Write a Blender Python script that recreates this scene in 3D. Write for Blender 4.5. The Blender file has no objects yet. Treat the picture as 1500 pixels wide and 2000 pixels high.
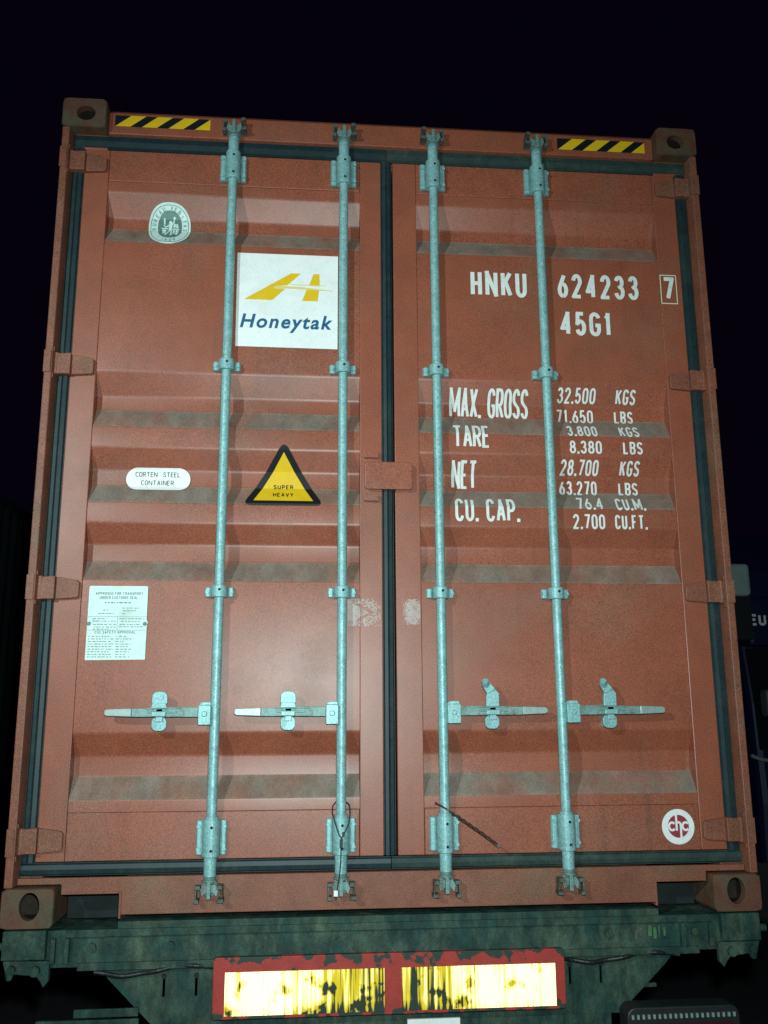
import bpy, bmesh, math, random
from mathutils import Vector, Matrix
random.seed(7)
sc = bpy.context.scene
col = sc.collection
G = 1.25                                   # height of the container floor above the ground

# ------------------------------------------------------------------ camera
cam_d = bpy.data.cameras.new('camera')
cam_d.sensor_fit = 'VERTICAL'; cam_d.sensor_height = 36.0
cam_d.lens = 1796.33 / 2000.0 * 36.0
cam_d.clip_start = 0.05; cam_d.clip_end = 2000
cam = bpy.data.objects.new('camera', cam_d); col.objects.link(cam); sc.camera = cam
pit, yaw, rol = 0.215123811, 0.0885846776, -0.00549577471
f = Vector((math.sin(yaw)*math.cos(pit), math.cos(yaw)*math.cos(pit), math.sin(pit)))
r0 = Vector((math.cos(yaw), -math.sin(yaw), 0)); u0 = r0.cross(f)
rt = r0*math.cos(rol) + u0*math.sin(rol); up = -r0*math.sin(rol) + u0*math.cos(rol)
CAM = Vector((-0.302799, -3.111644, 0.643946 + G))
cam.matrix_world = Matrix(((rt.x, up.x, -f.x, CAM.x), (rt.y, up.y, -f.y, CAM.y), (rt.z, up.z, -f.z, CAM.z), (0, 0, 0, 1)))

# ------------------------------------------------------------------ night sky
w = bpy.data.worlds.new('World'); sc.world = w; w.use_nodes = True
bg = w.node_tree.nodes['Background']
bg.inputs['Color'].default_value = (0.34, 0.15, 0.80, 1); bg.inputs['Strength'].default_value = 0.0023

# ------------------------------------------------------------------ lamps: the hand lamp beside the camera, a yard flood to the left
def spot(name, loc, target, energy, radius, color, size=120, blend=0.9):
    l = bpy.data.lights.new(name, 'SPOT'); l.energy = energy; l.color = color; l.shadow_soft_size = radius
    l.spot_size = math.radians(size); l.spot_blend = blend
    o = bpy.data.objects.new(name, l); col.objects.link(o); o.location = loc
    o.rotation_euler = (Vector(target) - Vector(loc)).to_track_quat('-Z', 'Y').to_euler(); return o
spot('phone_flash', CAM + Vector((0.05, 0.0, 0.13)), (-0.30, 0, 1.0 + G), 205, 0.03, (0.80, 1.0, 0.985), 106, 1.0)
spot('yard_floodlight', (-2.65, -3.9, 2.3 + G), (-0.1, 0, 1.3 + G), 250, 0.05, (0.80, 1.0, 0.985), 56, 0.9)
sc.view_settings.view_transform = 'Standard'; sc.view_settings.look = 'None'
sc.view_settings.exposure = 0.83; sc.view_settings.gamma = 1.0
sc.view_settings.use_curve_mapping = False
sc.cycles.max_bounces = 6
try: sc.cycles.use_denoising = False
except Exception: pass

# ------------------------------------------------------------------ materials
def mat(name, base, rough=0.5, metal=0.0, var=0.12, scale=60, spec=0.5, stain=None, stain_amt=0.5, stain_scale=4, stretch=(1, 1, 1),
        bump=0.0, bump_scale=300, grain=0.0, lo=0.5, hi=0.75, runs=0, marks=False):
    m = bpy.data.materials.new(name); m.use_nodes = True; nt = m.node_tree; N = nt.nodes; L = nt.links
    b = N['Principled BSDF']; b.inputs['Roughness'].default_value = rough; b.inputs['Metallic'].default_value = metal
    b.inputs['Specular IOR Level'].default_value = spec
    tc = N.new('ShaderNodeTexCoord'); mp = N.new('ShaderNodeMapping'); L.new(tc.outputs['Object'], mp.inputs['Vector'])
    mp.inputs['Scale'].default_value = stretch
    c = N.new('ShaderNodeRGB'); c.outputs[0].default_value = (*base, 1); out = c.outputs[0]
    def noise(s, det=4, ro=0.6, src=None):
        n = N.new('ShaderNodeTexNoise'); n.inputs['Scale'].default_value = s; n.inputs['Detail'].default_value = det
        n.inputs['Roughness'].default_value = ro; L.new((src or mp).outputs[0 if src else 'Vector'], n.inputs['Vector']); return n.outputs['Fac']
    def ramp(fac, a, bb):
        r = N.new('ShaderNodeMapRange'); r.inputs['From Min'].default_value = a; r.inputs['From Max'].default_value = bb
        L.new(fac, r.inputs['Value']); return r.outputs['Result']
    def mix(a, bcol, fac, mode='MIX'):
        x = N.new('ShaderNodeMix'); x.data_type = 'RGBA'; x.blend_type = mode
        if hasattr(fac, 'node'): L.new(fac, x.inputs['Factor'])
        else: x.inputs['Factor'].default_value = fac
        L.new(a, x.inputs['A'])
        if hasattr(bcol, 'node'): L.new(bcol, x.inputs['B'])
        else: x.inputs['B'].default_value = (*bcol, 1)
        return x.outputs['Result']
    def scalar(a, op, bb):
        x = N.new('ShaderNodeMath'); x.operation = op
        for i, v in enumerate((a, bb)):
            if hasattr(v, 'node'): L.new(v, x.inputs[i])
            else: x.inputs[i].default_value = v
        return x.outputs[0]
    if stain:
        fac = scalar(ramp(noise(stain_scale, 6, 0.65), lo, hi), 'MULTIPLY', stain_amt)
        out = mix(out, stain, fac)
        rr = scalar(scalar(fac, 'MULTIPLY', 0.10), 'ADD', rough); L.new(rr, b.inputs['Roughness'])
    if runs:                                               # dirt washed down in vertical runs
        m3 = N.new('ShaderNodeMapping'); m3.inputs['Scale'].default_value = (26, 1, 0.9); L.new(tc.outputs['Object'], m3.inputs['Vector'])
        f3 = scalar(scalar(ramp(noise(1.0, 4, 0.6, m3), 0.55, 0.75), 'MULTIPLY', ramp(noise(2.3, 3), 0.42, 0.65)), 'MULTIPLY', runs)
        out = mix(out, (0.11, 0.055, 0.036), f3)
    if marks:                                              # sparse pale scuffs and dark chips
        m4 = N.new('ShaderNodeMapping'); m4.inputs['Scale'].default_value = (9, 1, 30); m4.inputs['Rotation'].default_value = (0, 0.6, 0); L.new(tc.outputs['Object'], m4.inputs['Vector'])
        f4 = scalar(scalar(ramp(noise(1.3, 5, 0.7, m4), 0.70, 0.74), 'MULTIPLY', ramp(noise(1.7, 2), 0.5, 0.6)), 'MULTIPLY', 0.55)
        out = mix(out, (0.40, 0.26, 0.20), f4)
        out = mix(out, (0.045, 0.028, 0.022), scalar(ramp(noise(38, 3, 0.6), 0.73, 0.76), 'MULTIPLY', 0.7))
    if var:
        v = N.new('ShaderNodeMapRange'); v.inputs['From Min'].default_value = 0.3; v.inputs['From Max'].default_value = 0.7
        v.inputs['To Min'].default_value = 1 - var; v.inputs['To Max'].default_value = 1 + var
        L.new(noise(scale, 5, 0.7), v.inputs['Value'])
        h = N.new('ShaderNodeVectorMath'); h.operation = 'SCALE'; L.new(out, h.inputs[0]); L.new(v.outputs[0], h.inputs['Scale']); out = h.outputs[0]
    if grain:
        v = N.new('ShaderNodeMapRange'); v.inputs['From Min'].default_value = 0.25; v.inputs['From Max'].default_value = 0.75
        v.inputs['To Min'].default_value = 1 - grain; v.inputs['To Max'].default_value = 1 + grain
        n = N.new('ShaderNodeTexNoise'); n.inputs['Scale'].default_value = 270; n.inputs['Detail'].default_value = 1; L.new(tc.outputs['Object'], n.inputs['Vector'])
        L.new(n.outputs['Fac'], v.inputs['Value'])
        h = N.new('ShaderNodeVectorMath'); h.operation = 'SCALE'; L.new(out, h.inputs[0]); L.new(v.outputs[0], h.inputs['Scale']); out = h.outputs[0]
    L.new(out, b.inputs['Base Color'])
    if bump:
        bn = N.new('ShaderNodeBump'); bn.inputs['Strength'].default_value = bump; bn.inputs['Distance'].default_value = 0.002
        L.new(noise(bump_scale, 3), bn.inputs['Height']); L.new(bn.outputs[0], b.inputs['Normal'])
    return m

RED = (0.272, 0.076, 0.041)
M = {}
M['red'] = mat('red_paint', RED, 0.40, 0, 0.12, 7, 0.5, (0.20, 0.095, 0.062), 0.7, 2.6, bump=0.16, bump_scale=11, grain=0.38, runs=0.5, marks=True)
M['dust'] = mat('dusty_ledge', (0.200, 0.162, 0.132), 0.75, 0, 0.25, 14, 0.25, (0.25, 0.085, 0.052), 0.62, 5.5, (1, 1, 0.55), bump=0.1, bump_scale=90, grain=0.25, lo=0.40, hi=0.64)
M['redframe'] = mat('red_frame_paint', (0.21, 0.072, 0.043), 0.5, 0, 0.2, 10, 0.35, (0.15, 0.10, 0.062), 0.8, 3.5, bump=0.12, bump_scale=40, grain=0.42, runs=0.5, marks=True)
M['grimy'] = mat('grimy_red_steel', (0.13, 0.052, 0.032), 0.6, 0, 0.28, 18, 0.35, (0.072, 0.068, 0.038), 0.9, 9, bump=0.3, bump_scale=60, grain=0.25, lo=0.42, hi=0.6)
M['casting_in'] = mat('dark_casting_inside', (0.030, 0.022, 0.016), 0.8, 0, 0.4, 30, 0.2)  # shade inside the casting hole is put into this dark brown
M['galv'] = mat('galvanised_steel', (0.240, 0.450, 0.455), 0.44, 0.15, 0.22, 60, 0.5, (0.12, 0.24, 0.225), 0.7, 26, bump=0.12, bump_scale=160, grain=0.36, marks=True)
M['galv_dirty'] = mat('weathered_galvanised', (0.17, 0.29, 0.27), 0.55, 0.3, 0.25, 50, 0.4, (0.10, 0.095, 0.07), 0.85, 24, bump=0.2, bump_scale=120, grain=0.3)
M['bare'] = mat('worn_bare_steel', (0.30, 0.40, 0.37), 0.4, 0.3, 0.2, 60, 0.5, (0.19, 0.26, 0.22), 0.7, 60, grain=0.2)
M['rubber'] = mat('rubber_gasket', (0.010, 0.025, 0.030), 0.5, 0, 0.25, 30, 0.35, (0.035, 0.055, 0.042), 0.5, 5, grain=0.3)
M['rubber_dusty'] = mat('dusty_rubber_gasket', (0.022, 0.042, 0.038), 0.65, 0, 0.25, 24, 0.3, (0.055, 0.075, 0.055), 0.8, 6, grain=0.3)
M['hole'] = mat('dark_hole', (0.004, 0.006, 0.008), 0.8, var=0)
M['white'] = mat('white_sticker', (0.80, 0.82, 0.81), 0.4, 0, 0.05, 30, 0.4, (0.62, 0.62, 0.57), 0.4, 9, grain=0.08)
M['white_paint'] = mat('white_lettering_paint', (0.70, 0.73, 0.70), 0.5, 0, 0.10, 40, 0.35, (0.42, 0.25, 0.19), 0.45, 30, lo=0.55, hi=0.8)
M['yellow'] = mat('yellow_print', (0.74, 0.47, 0.012), 0.4, 0, 0.06, 30, 0.4)
M['pale_yellow'] = mat('pale_yellow_print', (0.72, 0.60, 0.22), 0.4, 0, 0.02)
M['sand_line'] = mat('ochre_line', (0.72, 0.66, 0.48), 0.4, 0, 0.02)
M['blue'] = mat('blue_print', (0.014, 0.105, 0.235), 0.4, 0, 0.05)
M['black'] = mat('black_print', (0.010, 0.011, 0.013), 0.4, 0, 0.1, spec=0.3)
M['bvgreen'] = mat('grey_green_print', (0.10, 0.20, 0.17), 0.45, 0, 0.25, 120, grain=0.15)
M['silver'] = mat('silver_foil_sticker', (0.60, 0.76, 0.72), 0.4, 0.0, 0.08, 60, 0.4, (0.36, 0.46, 0.42), 0.6, 16)
M['ink'] = mat('grey_ink', (0.13, 0.21, 0.195), 0.5, 0, 0.2, 200)
M['maroon'] = mat('maroon_print', (0.32, 0.035, 0.045), 0.45, 0, 0.06)
M['residue'] = mat('tape_residue', (0.55, 0.50, 0.47), 0.7, 0, 0.2, 90, 0.3, (0.30, 0.14, 0.10), 0.7, 45, lo=0.5, hi=0.7)
M['chassis'] = mat('dark_green_chassis_paint', (0.011, 0.038, 0.032), 0.65, 0, 0.6, 26, 0.3, (0.075, 0.105, 0.068), 0.9, 10, (1, 1, 0.5), bump=0.35, bump_scale=40, grain=0.35, lo=0.45, hi=0.75)
M['chassis_dark'] = mat('dark_underside_steel', (0.012, 0.018, 0.018), 0.8, 0, 0.3, 12, 0.25, grain=0.2)
M['asphalt'] = mat('asphalt', (0.060, 0.058, 0.064), 0.9, 0, 0.3, 20, 0.2, (0.04, 0.038, 0.04), 0.8, 1.2, bump=0.4, bump_scale=120)
M['rust'] = mat('rusty_wire', (0.055, 0.03, 0.022), 0.75, 0, 0.4, 80, 0.3, (0.20, 0.19, 0.17), 0.8, 40, lo=0.55, hi=0.62)
M['green_dash'] = mat('dull_green', (0.06, 0.15, 0.06), 0.5, 0, 0.4, 60)
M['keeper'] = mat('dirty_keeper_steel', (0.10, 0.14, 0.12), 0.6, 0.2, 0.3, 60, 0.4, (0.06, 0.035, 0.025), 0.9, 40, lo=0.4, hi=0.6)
M['wire'] = mat('dark_wire', (0.012, 0.015, 0.017), 0.6, 0.0, 0.2)
M['plastic'] = mat('black_plastic', (0.012, 0.014, 0.015), 0.5, 0, 0.2, 30)
M['lens'] = mat('red_lamp_lens', (0.06, 0.008, 0.012), 0.3, 0, 0.1, 30)
M['tyre'] = mat('tyre_rubber', (0.012, 0.012, 0.013), 0.85, 0, 0.2, 30)
M['rim'] = mat('wheel_rim_steel', (0.06, 0.065, 0.065), 0.6, 0.3, 0.3, 20)
M['cabblue'] = mat('blue_cab_paint', (0.005, 0.010, 0.050), 0.5, 0, 0.1, 6, 0.3)
M['glass'] = mat('dark_cab_glass', (0.008, 0.010, 0.012), 0.1, 0, 0)
M['mirror'] = mat('pale_mirror_housing', (0.30, 0.42, 0.39), 0.45, 0, 0.1, 20)
M['grey'] = mat('grey_bumper', (0.09, 0.10, 0.10), 0.5, 0, 0.15, 20)
M['neigh'] = mat('dark_green_container_paint', (0.020, 0.032, 0.034), 0.5, 0, 0.2, 5)

def retro(name):                                          # worn yellow retroreflective sheeting, peeled in vertical streaks
    m = bpy.data.materials.new(name); m.use_nodes = True; nt = m.node_tree; N = nt.nodes; L = nt.links
    out = N['Material Output']; pb = N['Principled BSDF']
    pb.inputs['Base Color'].default_value = (0.02, 0.034, 0.026, 1); pb.inputs['Roughness'].default_value = 0.75
    tc = N.new('ShaderNodeTexCoord')
    geo = N.new('ShaderNodeNewGeometry')
    g = N.new('ShaderNodeBsdfAnisotropic'); g.inputs['Roughness'].default_value = 0.42
    L.new(geo.outputs['Incoming'], g.inputs['Normal'])    # sends light back where it came from
    d = N.new('ShaderNodeBsdfDiffuse'); d.inputs['Color'].default_value = (0.75, 0.55, 0.03, 1)
    mp = N.new('ShaderNodeMapping'); mp.inputs['Scale'].default_value = (95, 1, 3.0); L.new(tc.outputs['Object'], mp.inputs['Vector'])
    n = N.new('ShaderNodeTexNoise'); n.inputs['Scale'].default_value = 1.0; n.inputs['Detail'].default_value = 3; L.new(mp.outputs[0], n.inputs['Vector'])
    mp2 = N.new('ShaderNodeMapping'); mp2.inputs['Scale'].default_value = (3.1, 1, 1.0); mp2.inputs['Location'].default_value = (0.35, 0, 0); L.new(tc.outputs['Object'], mp2.inputs['Vector'])
    n2 = N.new('ShaderNodeTexNoise'); n2.inputs['Scale'].default_value = 2.0; n2.inputs['Detail'].default_value = 2; L.new(mp2.outputs[0], n2.inputs['Vector'])
    sx = N.new('ShaderNodeSeparateXYZ'); L.new(tc.outputs['Object'], sx.inputs[0])
    ab = N.new('ShaderNodeMath'); ab.operation = 'ABSOLUTE'; L.new(sx.outputs['X'], ab.inputs[0])
    rx = N.new('ShaderNodeMapRange'); rx.inputs['From Min'].default_value = 0.05; rx.inputs['From Max'].default_value = 0.46
    rx.inputs['To Min'].default_value = 0.13; rx.inputs['To Max'].default_value = -0.17; L.new(ab.outputs[0], rx.inputs['Value'])
    rz = N.new('ShaderNodeMapRange'); rz.inputs['From Min'].default_value = -0.225; rz.inputs['From Max'].default_value = -0.26
    rz.inputs['To Min'].default_value = 0.0; rz.inputs['To Max'].default_value = 0.16; L.new(sx.outputs['Z'], rz.inputs['Value'])
    def add(a, b):
        x = N.new('ShaderNodeMath'); L.new(a, x.inputs[0]); L.new(b, x.inputs[1]); return x.outputs[0]
    n3 = N.new('ShaderNodeTexNoise'); n3.inputs['Scale'].default_value = 15; n3.inputs['Detail'].default_value = 3; L.new(tc.outputs['Object'], n3.inputs['Vector'])
    r3 = N.new('ShaderNodeMapRange'); r3.inputs['From Min'].default_value = 0.545; r3.inputs['From Max'].default_value = 0.66; r3.inputs['To Max'].default_value = 0.27; L.new(n3.outputs['Fac'], r3.inputs['Value'])
    wear = add(add(add(add(n.outputs['Fac'], rx.outputs[0]), rz.outputs[0]), n2.outputs['Fac']), r3.outputs[0])
    e1 = N.new('ShaderNodeMapRange'); e1.inputs['From Min'].default_value = 1.215; e1.inputs['From Max'].default_value = 1.27; L.new(wear, e1.inputs['Value'])
    e0 = N.new('ShaderNodeMapRange'); e0.inputs['From Min'].default_value = 0.93; e0.inputs['From Max'].default_value = 1.16; L.new(wear, e0.inputs['Value'])
    cm = N.new('ShaderNodeMix'); cm.data_type = 'RGBA'; L.new(e0.outputs[0], cm.inputs['Factor'])
    cm.inputs['A'].default_value = (0.52, 0.46, 0.21, 1); cm.inputs['B'].default_value = (0.15, 0.10, 0.004, 1)
    L.new(cm.outputs['Result'], g.inputs['Color'])
    ms = N.new('ShaderNodeMixShader'); ms.inputs['Fac'].default_value = 0.3; L.new(g.outputs[0], ms.inputs[1]); L.new(d.outputs[0], ms.inputs[2])
    m2 = N.new('ShaderNodeMixShader'); L.new(e1.outputs[0], m2.inputs['Fac']); L.new(ms.outputs[0], m2.inputs[1]); L.new(pb.outputs[0], m2.inputs[2])
    L.new(m2.outputs[0], out.inputs['Surface']); return m
M['retro'] = retro('retroreflective_sheeting')

def chipped(name, base, under):                           # paint chipped along the top and bottom edges of the board
    m = mat(name, base, 0.55, 0, 0.15, 20, 0.3, grain=0.15); nt = m.node_tree; N = nt.nodes; L = nt.links
    b = N['Principled BSDF']; src = b.inputs['Base Color'].links[0].from_socket
    tc = N.new('ShaderNodeTexCoord'); sx = N.new('ShaderNodeSeparateXYZ'); L.new(tc.outputs['Object'], sx.inputs[0])
    n = N.new('ShaderNodeTexNoise'); n.inputs['Scale'].default_value = 26; n.inputs['Detail'].default_value = 5; L.new(tc.outputs['Object'], n.inputs['Vector'])
    a = N.new('ShaderNodeMath'); a.operation = 'ADD'; a.inputs[1].default_value = 0.18; L.new(sx.outputs['Z'], a.inputs[0])
    ab = N.new('ShaderNodeMath'); ab.operation = 'ABSOLUTE'; L.new(a.outputs[0], ab.inputs[0])
    r = N.new('ShaderNodeMapRange'); r.inputs['From Min'].default_value = 0.045; r.inputs['From Max'].default_value = 0.086; r.inputs['To Max'].default_value = 0.23; L.new(ab.outputs[0], r.inputs['Value'])
    s = N.new('ShaderNodeMath'); L.new(n.outputs['Fac'], s.inputs[0]); L.new(r.outputs[0], s.inputs[1])
    e = N.new('ShaderNodeMapRange'); e.inputs['From Min'].default_value = 0.66; e.inputs['From Max'].default_value = 0.70; L.new(s.outputs[0], e.inputs['Value'])
    x = N.new('ShaderNodeMix'); x.data_type = 'RGBA'; L.new(e.outputs[0], x.inputs['Factor']); L.new(src, x.inputs['A']); x.inputs['B'].default_value = (*under, 1)
    L.new(x.outputs['Result'], b.inputs['Base Color']); return m
M['redboard'] = chipped('chipped_red_board', (0.36, 0.040, 0.032), (0.03, 0.045, 0.035))

# ------------------------------------------------------------------ mesh helpers
class MB:
    def __init__(s): s.v = []; s.f = []; s.sm = []; s.mi = []
    def add(s, vs, fs, smooth=False, mi=0):
        o = len(s.v); s.v += [tuple(p) for p in vs]
        for q in fs: s.f.append([o+i for i in q]); s.sm.append(smooth); s.mi.append(mi)
    def box(s, x0, x1, y0, y1, z0, z1, mi=0):
        s.add([(x0,y0,z0),(x1,y0,z0),(x1,y1,z0),(x0,y1,z0),(x0,y0,z1),(x1,y0,z1),(x1,y1,z1),(x0,y1,z1)],
              [(0,3,2,1),(4,5,6,7),(0,1,5,4),(1,2,6,5),(2,3,7,6),(3,0,4,7)], mi=mi)
    def prism(s, poly, y0, y1, mi=0):                     # polygon in x-z (counter-clockwise seen from the camera), thick along y
        n = len(poly); a = sum(poly[i][0]*poly[(i+1)%n][1]-poly[(i+1)%n][0]*poly[i][1] for i in range(n))
        if a < 0: poly = poly[::-1]
        s.add([(x,y0,z) for x,z in poly]+[(x,y1,z) for x,z in poly],
              [tuple(range(n)), tuple(range(2*n-1,n-1,-1))]+[((i+1)%n, i, n+i, n+(i+1)%n) for i in range(n)], mi=mi)
    def zprism(s, poly, z0, z1, mi=0):                    # polygon in x-y, extruded up
        n = len(poly); a = sum(poly[i][0]*poly[(i+1)%n][1]-poly[(i+1)%n][0]*poly[i][1] for i in range(n))
        if a < 0: poly = poly[::-1]
        s.add([(x,y,z0) for x,y in poly]+[(x,y,z1) for x,y in poly],
              [tuple(range(n-1,-1,-1)), tuple(range(n,2*n))]+[(i,(i+1)%n, n+(i+1)%n, n+i) for i in range(n)], mi=mi)
    def xprism(s, poly, x0, x1, mi=0):                    # polygon in y-z, extruded along x
        n = len(poly); a = sum(poly[i][0]*poly[(i+1)%n][1]-poly[(i+1)%n][0]*poly[i][1] for i in range(n))
        if a < 0: poly = poly[::-1]
        s.add([(x0,y,z) for y,z in poly]+[(x1,y,z) for y,z in poly],
              [tuple(range(n-1,-1,-1)), tuple(range(n,2*n))]+[(i,(i+1)%n, n+(i+1)%n, n+i) for i in range(n)], mi=mi)
    def cyl(s, p, q, r0, r1=None, n=16, mi=0, caps=True):
        p = Vector(p); q = Vector(q); r1 = r0 if r1 is None else r1; d = (q-p).normalized()
        a = d.orthogonal().normalized(); b = d.cross(a)
        ring = lambda c, r: [c+(a*math.cos(2*math.pi*i/n)+b*math.sin(2*math.pi*i/n))*r for i in range(n)]
        s.add(ring(p,r0)+ring(q,r1), [(i,(i+1)%n,n+(i+1)%n,n+i) for i in range(n)], True, mi)
        if caps:
            s.add(ring(p,r0), [tuple(range(n-1,-1,-1))], False, mi); s.add(ring(q,r1), [tuple(range(n))], False, mi)
    def tube(s, pts, r, n=6, mi=0):
        for i in range(len(pts)-1): s.cyl(pts[i], pts[i+1], r if not callable(r) else r(i), n=n, mi=mi)
    def mesh(s, name, mats):
        me = bpy.data.meshes.new(name); me.from_pydata(s.v, [], s.f)
        for i, p in enumerate(me.polygons): p.use_smooth = s.sm[i]; p.material_index = s.mi[i]
        for m in (mats if isinstance(mats, (list, tuple)) else [mats]): me.materials.append(M[m])
        return me
def link(name, me, parent=None, loc=(0,0,0), bevel=0, label=None):
    o = bpy.data.objects.new(name, me); col.objects.link(o); o.parent = parent; o.location = loc
    if bevel:
        b = o.modifiers.new('bevel', 'BEVEL'); b.width = bevel; b.segments = 2; b.limit_method = 'ANGLE'; b.angle_limit = math.radians(45)
    if label: o['label'] = label
    return o
def part(name, mb, mats, parent=None, loc=(0,0,0), bevel=0, label=None): return link(name, mb.mesh(name, mats), parent, loc, bevel, label)
def thing(name, label, cat, loc=(0,0,0), group=None):
    o = bpy.data.objects.new(name, None); col.objects.link(o); o.location = loc; o.empty_display_size = 0.2
    o['label'] = label; o['category'] = cat
    if group: o['group'] = group
    return o
def rrect(x0, x1, z0, z1, r, n=4):
    out = []
    for cx, cz, a in ((x1-r,z0+r,-90),(x1-r,z1-r,0),(x0+r,z1-r,90),(x0+r,z0+r,180)):
        for i in range(n+1):
            t = math.radians(a+90*i/n); out.append((cx+r*math.cos(t), cz+r*math.sin(t)))
    return out

# ------------------------------------------------------------------ ground
gm = MB(); S = 400
gm.add([(-S,-S,0),(S,-S,0),(S,S,0),(-S,S,0)], [(0,1,2,3)])
g = part('ground', gm, 'asphalt'); g['kind'] = 'structure'

# ------------------------------------------------------------------ the shipping container
con = thing('shipping_container', 'rust red steel shipping container with closed double doors standing on a dark green chassis', 'container', (0,0,G))
H = 2.896; LEN = 12.192
YD = 0.053                                                 # face of the door frames
YP = 0.056; YR = 0.099                                     # panel: proud flats and recess floors

# corner castings: a block with a real hole, open on the rear face and on the outer face
def casting(sx, top):
    W, D, Hh = 0.162, 0.178, 0.118
    bm = bmesh.new()
    x0 = sx*1.219; x1 = sx*(1.219-W); z0 = H-Hh if top else 0.0
    # front face with an elongated aperture
    cxx = sx*(1.219-0.088); cz = z0+Hh*(0.46 if top else 0.56)
    rx, rz = (0.034, 0.030) if top else (0.031, 0.041)
    n = 24
    outer = []; inner = []
    rr = rrect(min(x0,x1), max(x0,x1), z0, z0+Hh, 0.013, 5)
    def ray(px):
        best = None
        for i in range(len(rr)):
            a = Vector(rr[i]); b = Vector(rr[(i+1)%len(rr)]); d = b-a
            det = px[0]*(-d.y)+d.x*px[1]
            if abs(det) < 1e-12: continue
            t = ((a.x-cxx)*(-d.y)+d.x*(a.y-cz))/det
            u = (px[0]*(a.y-cz)-px[1]*(a.x-cxx))/det
            if t > 0 and -1e-6 <= u <= 1+1e-6 and (best is None or t < best): best = t
        return best
    n = 40
    for i in range(n):
        t = 2*math.pi*i/n; d = (math.cos(t), math.sin(t)); k = ray(d)
        outer.append((cxx+d[0]*k, cz+d[1]*k)); inner.append((cxx+rx*d[0], cz+rz*d[1]))
    mb = MB()
    for y, ring in ((0.0, outer), ): pass
    e = 0.006                                              # soft edge of the cast block
    def shrink(p, s): return (cxx+(p[0]-cxx)*s, cz+(p[1]-cz)*s)
    vs = [(p[0],0.0,p[1]) for p in inner]+[(shrink(p,0.955)[0],0.0,shrink(p,0.955)[1]) for p in outer]+[(p[0],e,p[1]) for p in outer]
    vs += [(p[0],D,p[1]) for p in outer]+[(p[0],0.03,p[1]) for p in inner]
    fs = []
    for i in range(n):
        j = (i+1)%n
        fs += [(i,n+i,n+j,j)[::-1], (n+i,2*n+i,2*n+j,n+j)[::-1], (2*n+i,3*n+i,3*n+j,2*n+j)[::-1], (4*n+i,i,j,4*n+j)[::-1]]
    fs.append(tuple(3*n+i for i in range(n)))
    mb.add(vs, fs)
    # hollow inside
    xa, xb = min(x0,x1)+0.02, max(x0,x1)-0.02
    za, zb = z0+0.016, z0+Hh-0.016
    mb.add([(xa,0.03,za),(xb,0.03,za),(xb,D-0.03,za),(xa,D-0.03,za),(xa,0.03,zb),(xb,0.03,zb),(xb,D-0.03,zb),(xa,D-0.03,zb)],
           [(0,1,2,3),(7,6,5,4),(1,5,6,2),(2,6,7,3),(3,7,4,0)], mi=1)
    part('corner_casting', mb, ['grimy','casting_in'], con)
for sx in (-1,1):
    for top in (True, False): casting(sx, top)
# weld collars between castings and posts, posts, header, sill
for sx in (-1,1):
    p = MB()
    P = [(1.214,0.006),(1.188,0.006),(1.182,0.070),(1.115,0.070),(1.115,0.17),(1.214,0.17)]
    p.zprism([(sx*a,b) for a,b in P], 0.119, H-0.119)
    part('corner_post', p, 'redframe', con, bevel=0.003)
hd = MB()
hd.xprism([(0.044,2.781),(0.044,2.868),(0.060,2.886),(0.17,2.886),(0.17,2.70),(0.075,2.70),(0.075,2.776)], -1.056, 1.056)
hd.box(-1.180,-1.057,0.052,0.17,2.716,2.777); hd.box(1.057,1.180,0.052,0.17,2.716,2.777)
part('door_header', hd, 'red', con, bevel=0.003)
ss = MB()
ss.prism([(-1.180,0.143),(-1.180,0.124),(-1.045,0.124),(-1.045,0.093),(-0.866,0.093),(-0.866,0.031),(0.874,0.031),(0.874,0.093),(1.045,0.093),(1.045,0.124),(1.180,0.124),(1.180,0.143)], 0.030, 0.048)
ss.box(-0.850,0.858,0.049,0.17,0.033,0.141)
for a, b in ((-0.866,-0.858),(0.866,0.874)): ss.box(a,b,0.026,0.16,0.020,0.100)
ss.box(-1.03,-0.868,0.026,0.16,0.094,0.101); ss.box(0.876,1.03,0.026,0.16,0.094,0.101)
part('door_sill', ss, 'redframe', con, bevel=0.002)
for a_ in (-1.05, 0.872):
    pk = MB(); pk.box(a_,a_+0.178,0.155,0.168,0.0,0.092); part('pocket_plate', pk, 'chassis_dark', con)
# body behind the door end
def corrug_wall(sx):
    mb = MB(); y = 0.18; vs = []; ys = []
    k = 0
    while y < LEN-0.2:
        for d, xx in ((0.0,1.210),(0.070,1.210),(0.138,1.174),(0.208,1.174)):
            ys.append((y+d, xx))
        y += 0.276
    for yy, xx in ys: vs += [(sx*xx, yy, 0.16), (sx*xx, yy, 2.80)]
    fs = [(2*i,2*i+2,2*i+3,2*i+1) for i in range(len(ys)-1)]
    if sx < 0: fs = [q[::-1] for q in fs]
    mb.add(vs, fs); mb.box(min(sx*1.214,sx*1.15),max(sx*1.214,sx*1.15),0.18,LEN-0.02,0.012,0.159); mb.box(min(sx*1.214,sx*1.15),max(sx*1.214,sx*1.15),0.18,LEN-0.02,2.801,2.876)
    part('side_wall', mb, 'red', con)
corrug_wall(-1); corrug_wall(1)
rf = MB(); rf.box(-1.149,1.149,0.171,LEN-0.02,2.858,2.884); part('roof', rf, 'red', con)
fl = MB(); fl.box(-1.149,1.149,0.19,LEN-0.03,0.10,0.158)
for i in range(20): fl.box(-1.149,1.149,0.5+i*0.58,0.55+i*0.58,0.012,0.099)
part('underside', fl, 'chassis_dark', con)
fw = MB(); fw.box(-1.149,1.149,LEN-0.06,LEN-0.025,0.16,2.857); part('front_wall', fw, 'red', con)

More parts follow.
